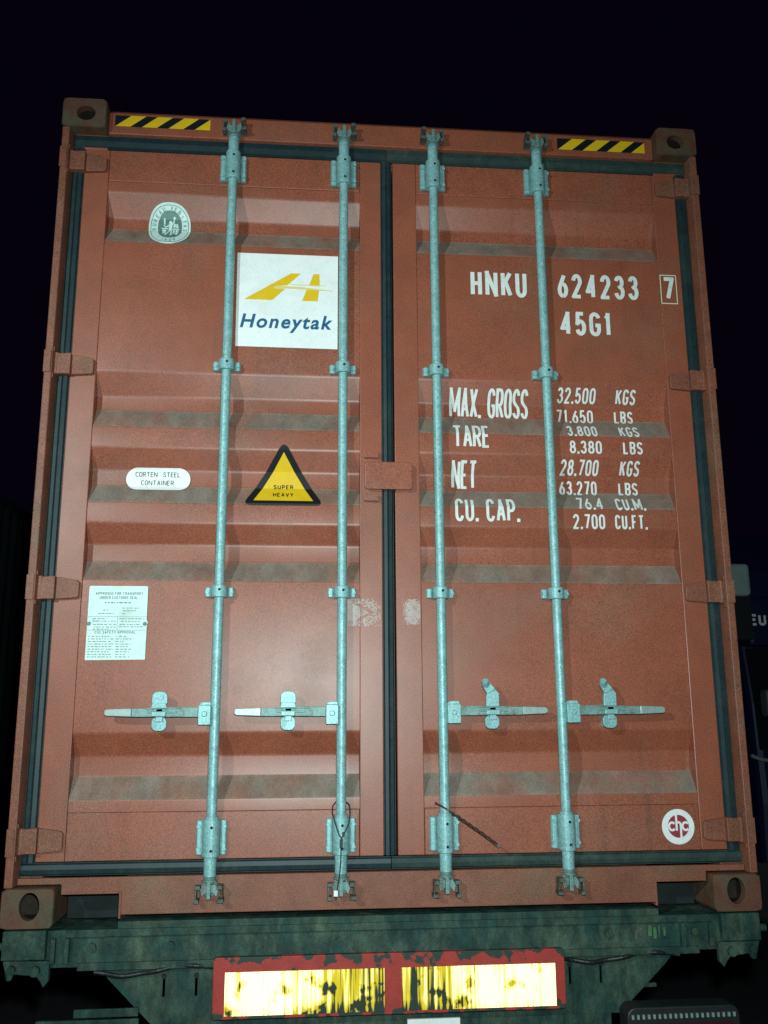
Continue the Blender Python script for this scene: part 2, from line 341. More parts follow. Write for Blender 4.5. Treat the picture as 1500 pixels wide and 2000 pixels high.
# doors ------------------------------------------------------------
REC = [(2.546,2.463,2.415,2.347),(1.841,1.761,1.706,1.637),(1.560,1.488,1.427,1.364),(1.289,1.222,1.158,1.092),(0.583,0.511,0.442,0.375)]
prof = [(2.588,YP)]
for a,b,c,d in REC: prof += [(a,YP),(b,YR),(c,YR),(d,YP)]
prof += [(0.336,YP)]
def py(z):
    if z >= prof[0][0] or z <= prof[-1][0]: return YD
    for (za,ya),(zb,yb) in zip(prof, prof[1:]):
        if zb <= z <= za: return ya if za == zb else yb+(ya-yb)*(z-zb)/(za-zb)
    return YP
def door_panel(x0, x1, parent):
    # rounded bends between the flats so that the creases catch light softly
    pts = []
    pl = prof
    for i, (z, y) in enumerate(pl):
        if 0 < i < len(pl)-1:
            (za, ya), (zb, yb) = pl[i-1], pl[i+1]
            a = Vector((za-z, ya-y)); b = Vector((zb-z, yb-y)); k = 0.007
            p = Vector((z,y)); A = p+a.normalized()*k; B = p+b.normalized()*k
            for t in (0,0.33,0.67,1): pts.append(tuple((1-t)**2*A+2*t*(1-t)*p+t*t*B))
        else: pts.append((z,y))
    nx = 24; mb = MB(); vs = []
    for z, y in pts:
        for i in range(nx+1):
            u = i/nx; vs.append((x0+(x1-x0)*u, y+0.0016*math.sin(3.1*u+z*5.3+x0*7)*math.sin(z*3.7+u*5.1), z))
    fs = []; mi = []
    for j in range(len(pts)-1):
        zc = (pts[j][0]+pts[j+1][0])/2; dusty = any(d-0.004 < zc < c+0.003 for a,b,c,d in REC)
        for i in range(nx):
            a = j*(nx+1)+i; fs.append((a, a+nx+1, a+nx+2, a+1)); mi.append(1 if dusty else 0)
    mb.v = vs; mb.f = fs; mb.sm = [True]*len(fs); mb.mi = mi
    return part('door_panel', mb, ['red','dust'], parent)
def door(sx):
    fr = MB(); o = sorted
    def bx(a,b,y0,y1,z0,z1): fr.box(min(sx*a,sx*b),max(sx*a,sx*b),y0,y1,z0,z1)
    inn = 0.0185 if sx > 0 else 0.028
    bx(1.047,1.136,YD-0.001,0.105,0.188,2.716); bx(0.107,inn,YD-0.001,0.105,0.188,2.716)
    bx(0.108,1.046,YD,0.105,2.589,2.716); bx(0.108,1.046,YD,0.105,0.188,0.335)
    d = part('door', fr, 'red', con, bevel=0.0025)
    door_panel(min(sx*0.1075,sx*1.0465), max(sx*0.1075,sx*1.0465), d)
    bk = MB(); bk.box(min(sx*0.108,sx*1.046),max(sx*0.108,sx*1.046),0.1065,0.1105,0.336,2.588); part('inner_lining', bk, 'chassis_dark', d)
    def gasket(x0,x1,z0,z1,vert,m='rubber'):
        gk = MB()
        gk.box(x0,x1,0.056,0.068,z0,z1)
        if vert:
            c = (x0+x1)/2; wd = (x1-x0)
            gk.zprism([(x0+0.002,0.0555),(x0+0.006,0.048),(c-0.003,0.046),(c,0.0505),(c+0.003,0.046),(x1-0.006,0.048),(x1-0.002,0.0555)], z0, z1)
        else:
            c = (z0+z1)/2
            gk.xprism([(0.0555,z0+0.002),(0.048,z0+0.006),(0.045,c),(0.048,z1-0.006),(0.0555,z1-0.002)], x0, x1)
        part('gasket', gk, m, d)
    gasket(min(sx*1.137,sx*1.181),max(sx*1.137,sx*1.181),0.186,2.720,True)
    if sx < 0:
        gasket(-1.181,-0.006,2.7205,2.776,False,'rubber'); gasket(-1.181,-0.006,0.146,0.1855,False,'rubber')
        gasket(-0.0275,0.0125,0.190,2.7195,True)
    else:
        gasket(-0.003,1.181,2.7205,2.776,False,'rubber_dusty'); gasket(-0.003,1.181,0.146,0.1855,False,'rubber_dusty')
    # hinges
    for z in (2.651,1.852,1.058,0.253):
        h = MB(); t = 0.037
        h.prism([(sx*1.176,z-t),(sx*1.176,z+t),(sx*1.130,z+t+0.004),(sx*1.130,z-t)], 0.024, 0.053)      # knuckle over the gasket
        h.prism([(sx*1.1295,z-t+0.001),(sx*1.1295,z+t+0.002),(sx*1.060,z+t-0.008),(sx*1.053,z+t-0.016),(sx*1.053,z-t+0.012),(sx*1.060,z-t+0.006)], 0.036, 0.0525)
        h.cyl((sx*1.180,0.034,z-t-0.001),(sx*1.180,0.034,z+t+0.003),0.011,n=14)
        part('hinge', h, 'redframe', d, bevel=0.002)
        lug = MB()
        lug.box(min(sx*1.216,sx*1.192),max(sx*1.216,sx*1.192),0.001,0.0055,z-t-0.004,z+t+0.004)
        lug.box(min(sx*1.184,sx*1.1905),max(sx*1.184,sx*1.1905),0.012,0.066,z+t+0.005,z+t+0.019); lug.box(min(sx*1.184,sx*1.1905),max(sx*1.184,sx*1.1905),0.012,0.066,z-t-0.019,z-t-0.005)
        part('hinge_lug', lug, 'redframe', con, bevel=0.001)
    return d
doorL = door(-1); doorR = door(1)
# anti-rack guard and stops on the meeting stile
ck = MB()
ck.prism(rrect(-0.092,0.078,1.415,1.515,0.012), 0.024, 0.034); ck.box(-0.088,-0.040,0.0345,0.0515,1.42,1.51)
ck.box(0.034,0.074,0.0345,0.0515,1.42,1.51)
part('overlap_guard', ck, 'red', doorL, bevel=0.003)
for a,b in ((1.532,1.556),(1.374,1.398)):
    q = MB(); q.box(-0.094,-0.042,0.032,0.0515,a,b); part('stop_block', q, 'red', doorL, bevel=0.0015)

# locking bars -------------------------------------------------------
cache = {}
def shared(key, builder, mats):
    if key not in cache: cache[key] = builder().mesh(key, mats)
    return cache[key]
RY = 0.022
def rod_mesh():
    m = MB()
    m.cyl((0,RY,0.135),(0,RY,2.776),0.0165,n=20,caps=False)
    for a,b in ((2.709,2.775),(0.135,0.198)): m.cyl((0,RY,a),(0,RY,b),0.0195,0.0205,n=20)
    m.cyl((0,RY,2.600),(0,RY,2.612),0.0225,n=20); m.cyl((0,RY,0.309),(0,RY,0.322),0.0225,n=20)
    return m
def bracket_mesh(h):
    m = MB(); w_ = 0.049
    prof_ = []                                             # top view: flat ears and a half-round saddle over the bar
    for i in range(13):
        t = math.pi*i/12; prof_.append((0.0275*math.cos(math.pi-t), RY-0.0265*math.sin(t)))
    saddle = prof_ + [(0.0275,0.040),(-0.0275,0.040)]
    m.zprism(saddle, -h/2, h/2)
    n0 = len(m.f)
    m.zprism([(-w_,0.041),(-w_+0.004,0.033),(-0.034,0.033),(-0.028,0.037),(-0.028,0.0505),(-w_,0.0505)], -h/2+0.004, h/2-0.004)
    m.zprism([(w_,0.041),(w_-0.004,0.033),(0.034,0.033),(0.028,0.037),(0.028,0.0505),(w_,0.0505)], -h/2+0.004, h/2-0.004)
    zs = (-h/2+0.022, h/2-0.022) if h > 0.06 else (0,)
    for s in (-1,1):
        for z in zs: m.cyl((s*0.041,0.0325,z),(s*0.041,0.0275,z),0.0065,n=10)
    for z in ((-h*0.32, h*0.30) if h > 0.06 else (h*0.12,)):
        m.cyl((0.003,RY-0.0278,z),(0.003,RY-0.020,z),0.0046,n=10,mi=1)
    return m
def cam_mesh(up_):
    s = 1 if up_ else -1; m = MB()
    m.cyl((0,RY,0),(0,RY,s*0.022),0.0215,0.016,n=16)
    m.cyl((0,RY,s*0.012),(0,RY,s*0.016),0.026,n=16)
    m.box(-0.006,0.006,RY-0.028,RY+0.016,min(s*0.016,s*0.066),max(s*0.016,s*0.066))
    m.prism([(-0.028,s*0.040),(-0.022,s*0.026),(0.020,s*0.024),(0.030,s*0.040),(0.024,s*0.062),(0.014,s*0.050),(-0.010,s*0.050),(-0.022,s*0.060)], RY-0.014, RY-0.002)
    m.prism([(-0.020,s*0.018),(0.022,s*0.018),(0.016,s*0.060),(-0.014,s*0.060)], RY+0.002, RY+0.010)
    return m
def keeper_mesh():
    m = MB()
    m.box(-0.030,0.046,0.0385,0.0435,-0.024,0.026,mi=1)
    m.box(-0.043,-0.026,0.004,0.0384,0.012,0.024); m.box(-0.043,-0.030,0.000,0.0384,-0.027,-0.015); m.box(-0.043,-0.037,0.006,0.0384,-0.0145,0.0115)
    m.box(0.028,0.048,-0.008,0.0384,-0.024,-0.013); m.box(0.026,0.044,-0.006,0.0384,0.014,0.026); m.box(0.038,0.044,0.004,0.0384,-0.0125,0.0135)
    return m
def hub_mesh(s):
    m = MB()
    a, b = (-0.052,-0.012) if s < 0 else (0.012,0.056)
    m.prism(rrect(a,b,-0.033,0.030,0.004), -0.008, 0.014)
    m.cyl(((a+b)/2,-0.008,0.002),((a+b)/2,-0.012,0.002),0.0095,0.007,n=14)
    m.prism([(a,0.030),(b,0.030),(b-0.004,0.040),(a+0.008,0.040)], 0.010, 0.022)
    return m
def handle_mesh(s):
    m = MB(); g_ = lambda x: s*x
    P = lambda pts: [(g_(x),z) for x,z in pts]
    m.prism(P([(0.053,-0.0155),(0.053,0.0155),(0.078,0.0165),(0.265,0.0115),(0.265,-0.0145)]), -0.004, 0.008)
    m.prism(P([(0.120,0.0035),(0.215,0.0025),(0.215,-0.0025),(0.120,-0.0025)]), -0.010, -0.0045)
    m.prism(P([(0.110,0.0165),(0.220,0.0135),(0.220,0.0095),(0.110,0.0105)]), -0.008, -0.0045)
    m.prism(P([(0.110,-0.0100),(0.220,-0.0100),(0.220,-0.0140),(0.110,-0.0145)]), -0.008, -0.0045)
    return m
def grip_mesh(s):
    m = MB(); P = lambda pts: [(s*x,z) for x,z in pts]
    m.prism(P([(0.2655,-0.0140),(0.2655,0.0130),(0.345,0.0105),(0.352,0.006),(0.352,-0.006),(0.345,-0.0110)]), -0.007, 0.009)
    return m
def retainer_mesh(s, flipped):
    m = MB()
    m.prism(rrect(-0.024,0.024,-0.060,-0.014,0.018), 0.006, 0.020)
    m.box(-0.016,0.016,0.0205,0.0555,-0.056,0.020)
    m.prism([(-0.010,-0.030),(0.012,-0.030),(0.012,0.012),(-0.010,0.010)], -0.004, 0.0055)
    m.box(-0.022,0.022,-0.014,-0.0085,-0.013,0.002)
    m.cyl((0.0,0.006,-0.046),(0.0,0.001,-0.046),0.006,n=10)
    if not flipped:
        m.prism(rrect(-0.025,0.025,0.014,0.066,0.018), 0.000, 0.016)
        m.prism([(-0.026,0.013),(0.026,0.013),(0.021,0.030),(-0.021,0.030)], -0.012, -0.0005)
        m.cyl((0.001,0.000,0.050),(0.001,-0.006,0.050),0.0105,n=14)
    else:                                                  # the catch of the right doors is swung up and to the left
        m.prism([(-0.020,0.014),(0.024,0.014),(0.024,0.056),(0.010,0.074),(-0.016,0.060),(-0.020,0.040)], 0.000, 0.014)
        m.cyl((0.002,0.000,0.048),(0.002,-0.004,0.048),0.009,n=12)
        m.prism([(-0.018,0.056),(0.010,0.070),(-0.010,0.096),(-0.034,0.084)], -0.010, 0.006)
        m.cyl((-0.022,-0.010,0.086),(-0.026,-0.022,0.097),0.013,0.011,n=12)
    return m
bars = [(-0.586,-1,-0.178),(-0.170,-1,-0.177),(0.171,1,0.164),(0.578,1,0.162)]
for k,(bx_,s,rx_) in enumerate(bars):
    b = link('locking_bar', shared('locking_bar', rod_mesh, 'galv'), con, (bx_,0,0))
    for z in (2.652,0.256): link('bearing_bracket', shared('bearing_bracket', lambda: bracket_mesh(0.114), ['galv','hole']), b, (0,0,z), 0.002)
    for z in (1.861,1.048): link('guide_bracket', shared('guide_bracket', lambda: bracket_mesh(0.040), ['galv','hole']), b, (0,0,z), 0.002)
    link('locking_cam', shared('upper_cam', lambda: cam_mesh(True), 'galv_dirty'), b, (0,0,2.768), 0.0015)
    link('locking_cam', shared('lower_cam', lambda: cam_mesh(False), 'galv_dirty'), b, (0,0,0.142), 0.0015)
    link('handle_hub', shared('hub%d'%s, lambda: hub_mesh(s), 'galv'), b, (0,0,0.642), 0.0015)
    link('handle', shared('handle%d'%s, lambda: handle_mesh(s), 'galv_dirty'), b, (0,0,0.650), 0.0012)
    link('grip', shared('grip%d'%s, lambda: grip_mesh(s), 'bare'), b, (0,0,0.650), 0.002)
    link('handle_catch', shared('catch%d'%s, lambda: retainer_mesh(s, s > 0), 'galv'), b, (rx_,0,0.650), 0.0015)
    for z, yo in ((2.818,0.002),(0.092,-0.012)):
        kp = link('cam_keeper', shared('cam_keeper', keeper_mesh, ['keeper','redframe']), con, (bx_,yo,z), 0.0015)
        if k > 1: kp.scale = (-1,1,1)

# ------------------------------------------------------------------ lettering
def arc(cx,cy,rx,ry,a0,a1,n=10): return [(cx+rx*math.cos(math.radians(a0+(a1-a0)*i/n)), cy+ry*math.sin(math.radians(a0+(a1-a0)*i/n))) for i in range(n+1)]
GL = {
 'A':([[(0,0),(.5,1),(1,0)],[(.17,.3),(.83,.3)]],.52), 'B':([[(0,0),(0,1),(.55,1)]+arc(.6,.76,.36,.24,90,-90,8)+[(.1,.52)],[(.1,.52),(.6,.52)]+arc(.6,.26,.4,.26,90,-90,8)+[(0,0)]],.48),
 'C':([arc(.5,.76,.5,.24,10,180,9)+arc(.5,.24,.5,.24,180,350,9)],.48), 'D':([[(0,0),(0,1),(.5,1)]+arc(.5,.7,.5,.3,90,0,6)+arc(.5,.3,.5,.3,0,-90,6)+[(0,0)]],.48),
 'E':([[(1,1),(0,1),(0,0),(1,0)],[(0,.52),(.85,.52)]],.42), 'F':([[(1,1),(0,1),(0,0)],[(0,.52),(.85,.52)]],.42),
 'G':([arc(.5,.76,.5,.24,10,180,9)+arc(.5,.24,.5,.24,180,360,9)+[(1,.45),(.55,.45)]],.48), 'H':([[(0,0),(0,1)],[(1,0),(1,1)],[(0,.5),(1,.5)]],.48),
 'I':([[(.5,0),(.5,1)]],.12), 'K':([[(0,0),(0,1)],[(1,1),(0,.42)],[(.34,.62),(1,0)]],.48), 'L':([[(0,1),(0,0),(1,0)]],.42),
 'M':([[(0,0),(0,1),(.5,.22),(1,1),(1,0)]],.78), 'N':([[(0,0),(0,1),(1,0),(1,1)]],.56),
 'O':([arc(.5,.76,.5,.24,0,180,10)+arc(.5,.24,.5,.24,180,270,6),arc(.5,.24,.5,.24,270,360,6)+[(1,.76)]],.48), 'P':([[(0,0),(0,1),(.55,1)]+arc(.58,.73,.42,.27,90,-90,9)+[(0,.46)]],.47),
 'R':([[(0,0),(0,1),(.55,1)]+arc(.58,.74,.42,.26,90,-90,9)+[(0,.48)],[(.5,.48),(1,0)]],.48),
 'S':([arc(.5,.76,.5,.24,15,200,10)+[(.12,.6),(.88,.4)]+arc(.5,.24,.5,.24,20,-165,10)],.47), 'T':([[(0,1),(1,1)],[(.5,1),(.5,0)]],.56),
 'U':([[(0,1),(0,.25)]+arc(.5,.25,.5,.25,180,360,10)+[(1,1)]],.48), 'V':([[(0,1),(.5,0),(1,1)]],.5), 'X':([[(0,0),(1,1)],[(0,1),(1,0)]],.5), 'Y':([[(0,1),(.5,.48),(1,1)],[(.5,.48),(.5,0)]],.48),
 '0':([arc(.5,.74,.5,.26,0,180,10)+arc(.5,.26,.5,.26,180,270,6),arc(.5,.26,.5,.26,270,360,6)+[(1,.74)]],.44), '1':([[(.15,.80),(.6,1),(.6,0)]],.26),
 '2':([arc(.5,.74,.48,.26,175,-25,10)+[(0,0),(1,0)]],.46), '3':([arc(.48,.76,.44,.24,165,-80,10)+[(.45,.54)],arc(.48,.28,.5,.27,80,-170,12)],.45),
 '4':([[(.72,0),(.72,1),(0,.27),(1,.27)]],.50), '5':([[(.9,1),(.14,1),(.06,.52)]+arc(.48,.32,.5,.31,135,-160,12)],.45),
 '6':([[(.72,1),(.10,.46)]+arc(.5,.29,.48,.29,170,270,6),arc(.5,.29,.48,.29,-90,135,12)],.46), '7':([[(0,1),(1,1),(.38,0)]],.46),
 '8':([arc(.5,.76,.42,.24,-90,90,9),arc(.5,.76,.42,.24,90,270,9),arc(.5,.27,.5,.26,-90,90,9),arc(.5,.27,.5,.26,90,270,9)],.46), '.':(None,.06), ' ':([],.30)}
def ribbon(pts, t, closed=False):
    out_l = []; out_r = []; n = len(pts); P = [Vector(p) for p in pts]
    q = [P[0]]
    for p in P[1:]:
        if (p-q[-1]).length > 1e-6: q.append(p)
    P = q; n = len(P)
    closed = (P[0]-P[-1]).length < 1e-5 and n > 3
    for i in range(n):
        a = P[i]-P[i-1] if i > 0 else (P[-1]-P[-2] if closed else None)
        b = P[i+1]-P[i] if i < n-1 else (P[1]-P[0] if closed else None)
        if a is None: a = b
        if b is None: b = a
        a = a.normalized(); b = b.normalized(); tn = (a+b)
        tn = tn.normalized() if tn.length > 1e-6 else a
        nn = Vector((-tn.y, tn.x)); c = max(0.42, nn.dot(Vector((-a.y,a.x))))
        out_l.append(P[i]+nn*t/2/c); out_r.append(P[i]-nn*t/2/c)
    return out_l, out_r
def split_stroke(P):
    """cut a pen stroke where it turns sharply or closes on itself, so no ribbon overlaps itself"""
    P = [Vector(p) for p in P]; q = [P[0]]
    for p in P[1:]:
        if (p-q[-1]).length > 1e-6: q.append(p)
    out = []; cur = [q[0]]; turn = 0.0
    for i in range(1, len(q)):
        cur.append(q[i])
        if i < len(q)-1:
            a = (q[i]-q[i-1]).normalized(); b = (q[i+1]-q[i]).normalized(); an = a.angle(b); turn += an
            if an > math.radians(55): out.append((cur, True)); cur = [q[i]]; turn = 0
            elif turn > math.radians(300): out.append((cur, False)); cur = [q[i]]; turn = 0
    out.append((cur, True)); return [c for c, _ in out]
def text_width(s, sp=0.20): return sum(GL[c][1] for c in s)+sp*(len(s)-1)
def text_mb(s, x0, x1, z0, z1, t, surf, sp=0.20, lift=0.0016, warp=None):
    """s fills x0..x1, z0..z1; t = stroke width in metres; surf(z) = depth of the surface it is painted on"""
    h = z1-z0; gap = sp*4.0*t; ink = [c for c in s if c != ' ']
    fix = sum(t for c in s if c != ' ')+gap*(len(s)-1)+sum(0.20*h for c in s if c == ' ')
    k = (x1-x0-fix)/max(1e-6, sum(GL[c][1] for c in s if c not in ' .')); mb = MB(); x = x0+t/2; q = 0
    for c in s:
        gl, w_ = GL[c]
        if gl is None:
            mb.add([(x-t*.55,-lift,z0),(x+t*.55,-lift,z0),(x+t*.55,-lift,z0+t*1.2),(x-t*.55,-lift,z0+t*1.2)], [(0,1,2,3)])
        else:
            for st in gl:
                full = [Vector((x+a*w_*k, z0+t/2+b*(h-t))) for a,b in st]
                segs = split_stroke(full)
                for si, pts in enumerate(segs):
                    q += 1; pts = list(pts)
                    if len(segs) > 1:                      # square caps fill the corner of the joint
                        if si > 0: pts[0] = pts[0]+(pts[0]-pts[1]).normalized()*t*0.42
                        if si < len(segs)-1: pts[-1] = pts[-1]+(pts[-1]-pts[-2]).normalized()*t*0.42
                    l, r = ribbon(pts, t); n = len(l); dl = lift+0.00015*(q%5)
                    vs = [(p.x,-dl,min(z1,max(z0,p.y))) for p in r]+[(p.x,-dl,min(z1,max(z0,p.y))) for p in l]
                    mb.add(vs, [(i,i+1,n+i+1,n+i) for i in range(n-1)])
        x += (0.20*h if c == ' ' else (t if c == '.' else w_*k+t))+gap
    return drape(mb, surf)
def drape(mb, surf):
    """cut the decal at the bends of the door panel and lay it on the panel's own surface"""
    me = bpy.data.meshes.new('tmp'); me.from_pydata(mb.v, [], mb.f)
    for i, p in enumerate(me.polygons): p.material_index = mb.mi[i]
    bm = bmesh.new(); bm.from_mesh(me)
    zs = [v.co.z for v in bm.verts]
    for z, _ in prof:
        for dz in (-0.006, 0, 0.006):
            if surf is py and min(zs) < z+dz < max(zs):
                bmesh.ops.bisect_plane(bm, geom=bm.verts[:]+bm.edges[:]+bm.faces[:], plane_co=(0,0,z+dz), plane_no=(0,0,1), dist=1e-6)
    for v in bm.verts: v.co.y += surf(v.co.z)-0.0022 if surf is py else surf(v.co.z)
    o = MB(); bm.verts.index_update(); bm.faces.ensure_lookup_table()
    o.v = [tuple(v.co) for v in bm.verts]; o.f = [[v.index for v in fc.verts] for fc in bm.faces]
    o.sm = [False]*len(o.f); o.mi = [fc.material_index for fc in bm.faces]
    bm.free(); bpy.data.meshes.remove(me); return o
flat = lambda z: YD-0.001
def label_text(s, x0, x1, z0, z1, t, surf=py, m='white_paint', parent=None, sp=0.20, lift=0.0016, name='lettering'):
    return part(name, text_mb(s, x0, x1, z0, z1, t, surf, sp, lift), m, parent or doorR, label=('white lettering reading '+s) if m == 'white_paint' else None)
label_text('HNKU', 0.311,0.526, 2.174,2.280, 0.0155)
label_text('624233', 0.645,0.962, 2.179,2.279, 0.0150, sp=0.22)
label_text('7', 1.057,1.104, 2.184,2.279, 0.0155, flat)
bxm = MB()
for a,b,c,d in ((1.0485,1.1140,2.2845,2.2885),(1.0485,1.1140,2.1680,2.1720),(1.0485,1.0520,2.1725,2.2840),(1.1105,1.1140,2.1725,2.2840)):
    bxm.add([(a,-0.0016,c),(b,-0.0016,c),(b,-0.0016,d),(a,-0.0016,d)], [(0,1,2,3)])
part('check_digit_box', drape(bxm, flat), 'sand_line', doorR)
label_text('45G1', 0.649,0.848, 2.027,2.124, 0.0150)
label_text('MAX. GROSS', 0.226,0.522, 1.708,1.815, 0.0102, sp=0.05)
label_text('TARE', 0.230,0.367, 1.581,1.671, 0.0102, sp=0.05)
label_text('NET', 0.228,0.322, 1.437,1.537, 0.0102, sp=0.045)
label_text('CU. CAP.', 0.233,0.467, 1.308,1.396, 0.0104, sp=0.13)
for s,a,b,c,d in (('32.500',.631,.777,1.770,1.824),('KGS',.855,.931,1.770,1.822),('71.650',.628,.769,1.694,1.748),('LBS',.850,.922,1.697,1.746),
                  ('3.800',.657,.771,1.633,1.680),('KGS',.855,.930,1.634,1.680),('8.380',.661,.782,1.566,1.616),('LBS',.862,.936,1.567,1.615),
                  ('28.700',.630,.773,1.492,1.546),('KGS',.854,.928,1.493,1.545),('63.270',.627,.768,1.419,1.473),('LBS',.850,.923,1.421,1.470),
                  ('76.4',.679,.778,1.357,1.407),('CU.M.',.825,.934,1.356,1.406),('2.700',.660,.778,1.285,1.340),('CU.FT.',.815,.935,1.286,1.339)):
    label_text(s, a,b,c,d, 0.0072, sp=0.17)

def decal(name, polys, m, parent, lift, surf=py, label=None):
    mb = MB()
    for p in polys:
        n = len(p); a = sum(p[i][0]*p[(i+1)%n][1]-p[(i+1)%n][0]*p[i][1] for i in range(n))
        if a < 0: p = p[::-1]
        mb.add([(x,-lift,z) for x,z in p], [tuple(range(n))])
    return part(name, drape(mb, surf), m, parent, label=label)

# the logo panel
lg = decal('logo_panel', [[(-0.560,1.947),(-0.1895,1.945),(-0.1895,2.315),(-0.562,2.316)]], 'white', con, 0.0016, label='white square sticker with a yellow emblem above a blue name')
x0 = -0.562; z1 = 2.316
def lp(u, v): return (-0.560+u*0.370, 1.946+v*0.370)       # unit square of the panel
Y = lambda *p: [lp(a,b) for a,b in p]
decal('emblem', [Y((.07,.50),(.35,.50),(.475,.625),(.375,.625),(.36,.645),(.405,.655),(.50,.665),(.63,.795),(.535,.795)),
                 Y((.645,.50),(.80,.50),(.815,.62),(.69,.622)), Y((.712,.665),(.82,.665),(.815,.795),(.755,.795))], 'yellow', lg, 0.0024)
decal('emblem_streak', [Y((.362,.642),(.376,.628),(.47,.629),(.95,.612),(.95,.618),(.62,.650),(.40,.655)), Y((.52,.668),(.60,.666),(.885,.668),(.885,.674),(.53,.676))], 'pale_yellow', lg, 0.0030)
def font_text(s, x0, x1, zbase, capz, m, parent, lift, surf=py, shear=0.0, offset=0.0, space=1.0, name='lettering'):
    cu = bpy.data.curves.new('t', 'FONT'); cu.body = s; cu.size = 1; cu.shear = shear; cu.offset = offset; cu.space_character = space; cu.resolution_u = 4
    o = bpy.data.objects.new('t', cu); col.objects.link(o)
    dg = bpy.context.evaluated_depsgraph_get(); me = bpy.data.meshes.new_from_object(o.evaluated_get(dg))
    xs = [v.co.x for v in me.vertices]; a, b = min(xs), max(xs)
    mb = MB(); kz = capz/0.73
    mb.add([(x0+(v.co.x-a)/(b-a)*(x1-x0), -lift, zbase+v.co.y*kz) for v in me.vertices], [tuple(p.vertices) for p in me.polygons])
    bpy.data.objects.remove(o); bpy.data.curves.remove(cu); bpy.data.meshes.remove(me)
    return part(name, drape(mb, surf), m, parent)
font_text('Honeytak', -0.546,-0.208, 2.022, 0.054, 'blue', lg, 0.0024, shear=0.22, offset=0.026, space=1.18)

# classification emblem, upper left
def oval(cx, cz, rx, rz, n=48, e=2.35, sk=0.0):
    out = []
    for i in range(n):
        t = 2*math.pi*i/n; c, s_ = math.cos(t), math.sin(t)
        x = math.copysign(abs(c)**(2/e), c); z = math.copysign(abs(s_)**(2/e), s_)
        out.append((cx+x*rx*(1-sk*z), cz+z*rz))
    return out
BX, BZ = -0.8205, 2.4305
bv = decal('certification_emblem', [oval(BX,BZ,0.0775,0.0885)], 'silver', con, 0.0016, label='pale oval emblem with lettering round a standing figure')
decal('emblem_field', [oval(BX+0.001,BZ+0.004,0.0445,0.0580,sk=0.04)], 'bvgreen', bv, 0.0024)
def ringstrip(cx, cz, rx, rz, t, n=48):
    a = oval(cx,cz,rx,rz,n); b = oval(cx,cz,rx-t,rz-t,n)
    return [[a[i],a[(i+1)%n],b[(i+1)%n],b[i]] for i in range(n)]
decal('emblem_ring', ringstrip(BX,BZ,0.0705,0.0805,0.0022), 'bvgreen', bv, 0.0024)
figs = [oval(BX+0.003,BZ+0.020,0.0062,0.0070,12,2), [(BX-0.004,BZ+0.013),(BX+0.009,BZ+0.013),(BX+0.009,BZ-0.012),(BX-0.003,BZ-0.012)],
        [(BX+0.005,BZ+0.0135),(BX+0.012,BZ+0.020),(BX+0.014,BZ+0.033),(BX+0.018,BZ+0.033),(BX+0.017,BZ+0.018),(BX+0.0095,BZ+0.008)], oval(BX+0.017,BZ+0.037,0.0048,0.0048,10,2),
        [(BX-0.0045,BZ+0.012),(BX-0.013,BZ+0.003),(BX-0.021,BZ+0.010),(BX-0.023,BZ+0.007),(BX-0.014,BZ-0.002),(BX-0.0045,BZ+0.004)],
        [(BX-0.022,BZ+0.011),(BX-0.016,BZ+0.011),(BX-0.017,BZ+0.036),(BX-0.023,BZ+0.036)],
        [(BX-0.0035,BZ-0.0125),(BX+0.003,BZ-0.0125),(BX-0.011,BZ-0.040),(BX-0.018,BZ-0.040)], [(BX+0.0035,BZ-0.0125),(BX+0.009,BZ-0.0125),(BX+0.010,BZ-0.040),(BX+0.003,BZ-0.040)],
        [(BX-0.029,BZ-0.003),(BX-0.0055,BZ-0.003),(BX-0.0055,BZ-0.0075),(BX-0.029,BZ-0.0075)], [(BX+0.0105,BZ-0.004),(BX+0.035,BZ-0.004),(BX+0.035,BZ-0.0085),(BX+0.0105,BZ-0.0085)],
        [(BX-0.027,BZ-0.010),(BX-0.012,BZ-0.010),(BX-0.013,BZ-0.031),(BX-0.025,BZ-0.031)], [(BX+0.013,BZ-0.011),(BX+0.020,BZ-0.011),(BX+0.019,BZ-0.031),(BX+0.012,BZ-0.031)],
        [(BX+0.023,BZ-0.011),(BX+0.033,BZ-0.011),(BX+0.031,BZ-0.036),(BX+0.022,BZ-0.036)], [(BX+0.012,BZ+0.000),(BX+0.022,BZ+0.000),(BX+0.022,BZ+0.016),(BX+0.016,BZ+0.014)], [(BX+0.024,BZ-0.001),(BX+0.033,BZ-0.001),(BX+0.030,BZ+0.014),(BX+0.024,BZ+0.015)]]
for i, p in enumerate(figs): pass
fm = MB()
for i, p in enumerate(figs):
    n = len(p); a = sum(p[j][0]*p[(j+1)%n][1]-p[(j+1)%n][0]*p[j][1] for j in range(n))
    if a < 0: p = p[::-1]
    fm.add([(x,-0.0030-0.00008*(i%5),z) for x,z in p], [tuple(range(n))])
part('emblem_figure', drape(fm, py), 'silver', bv)
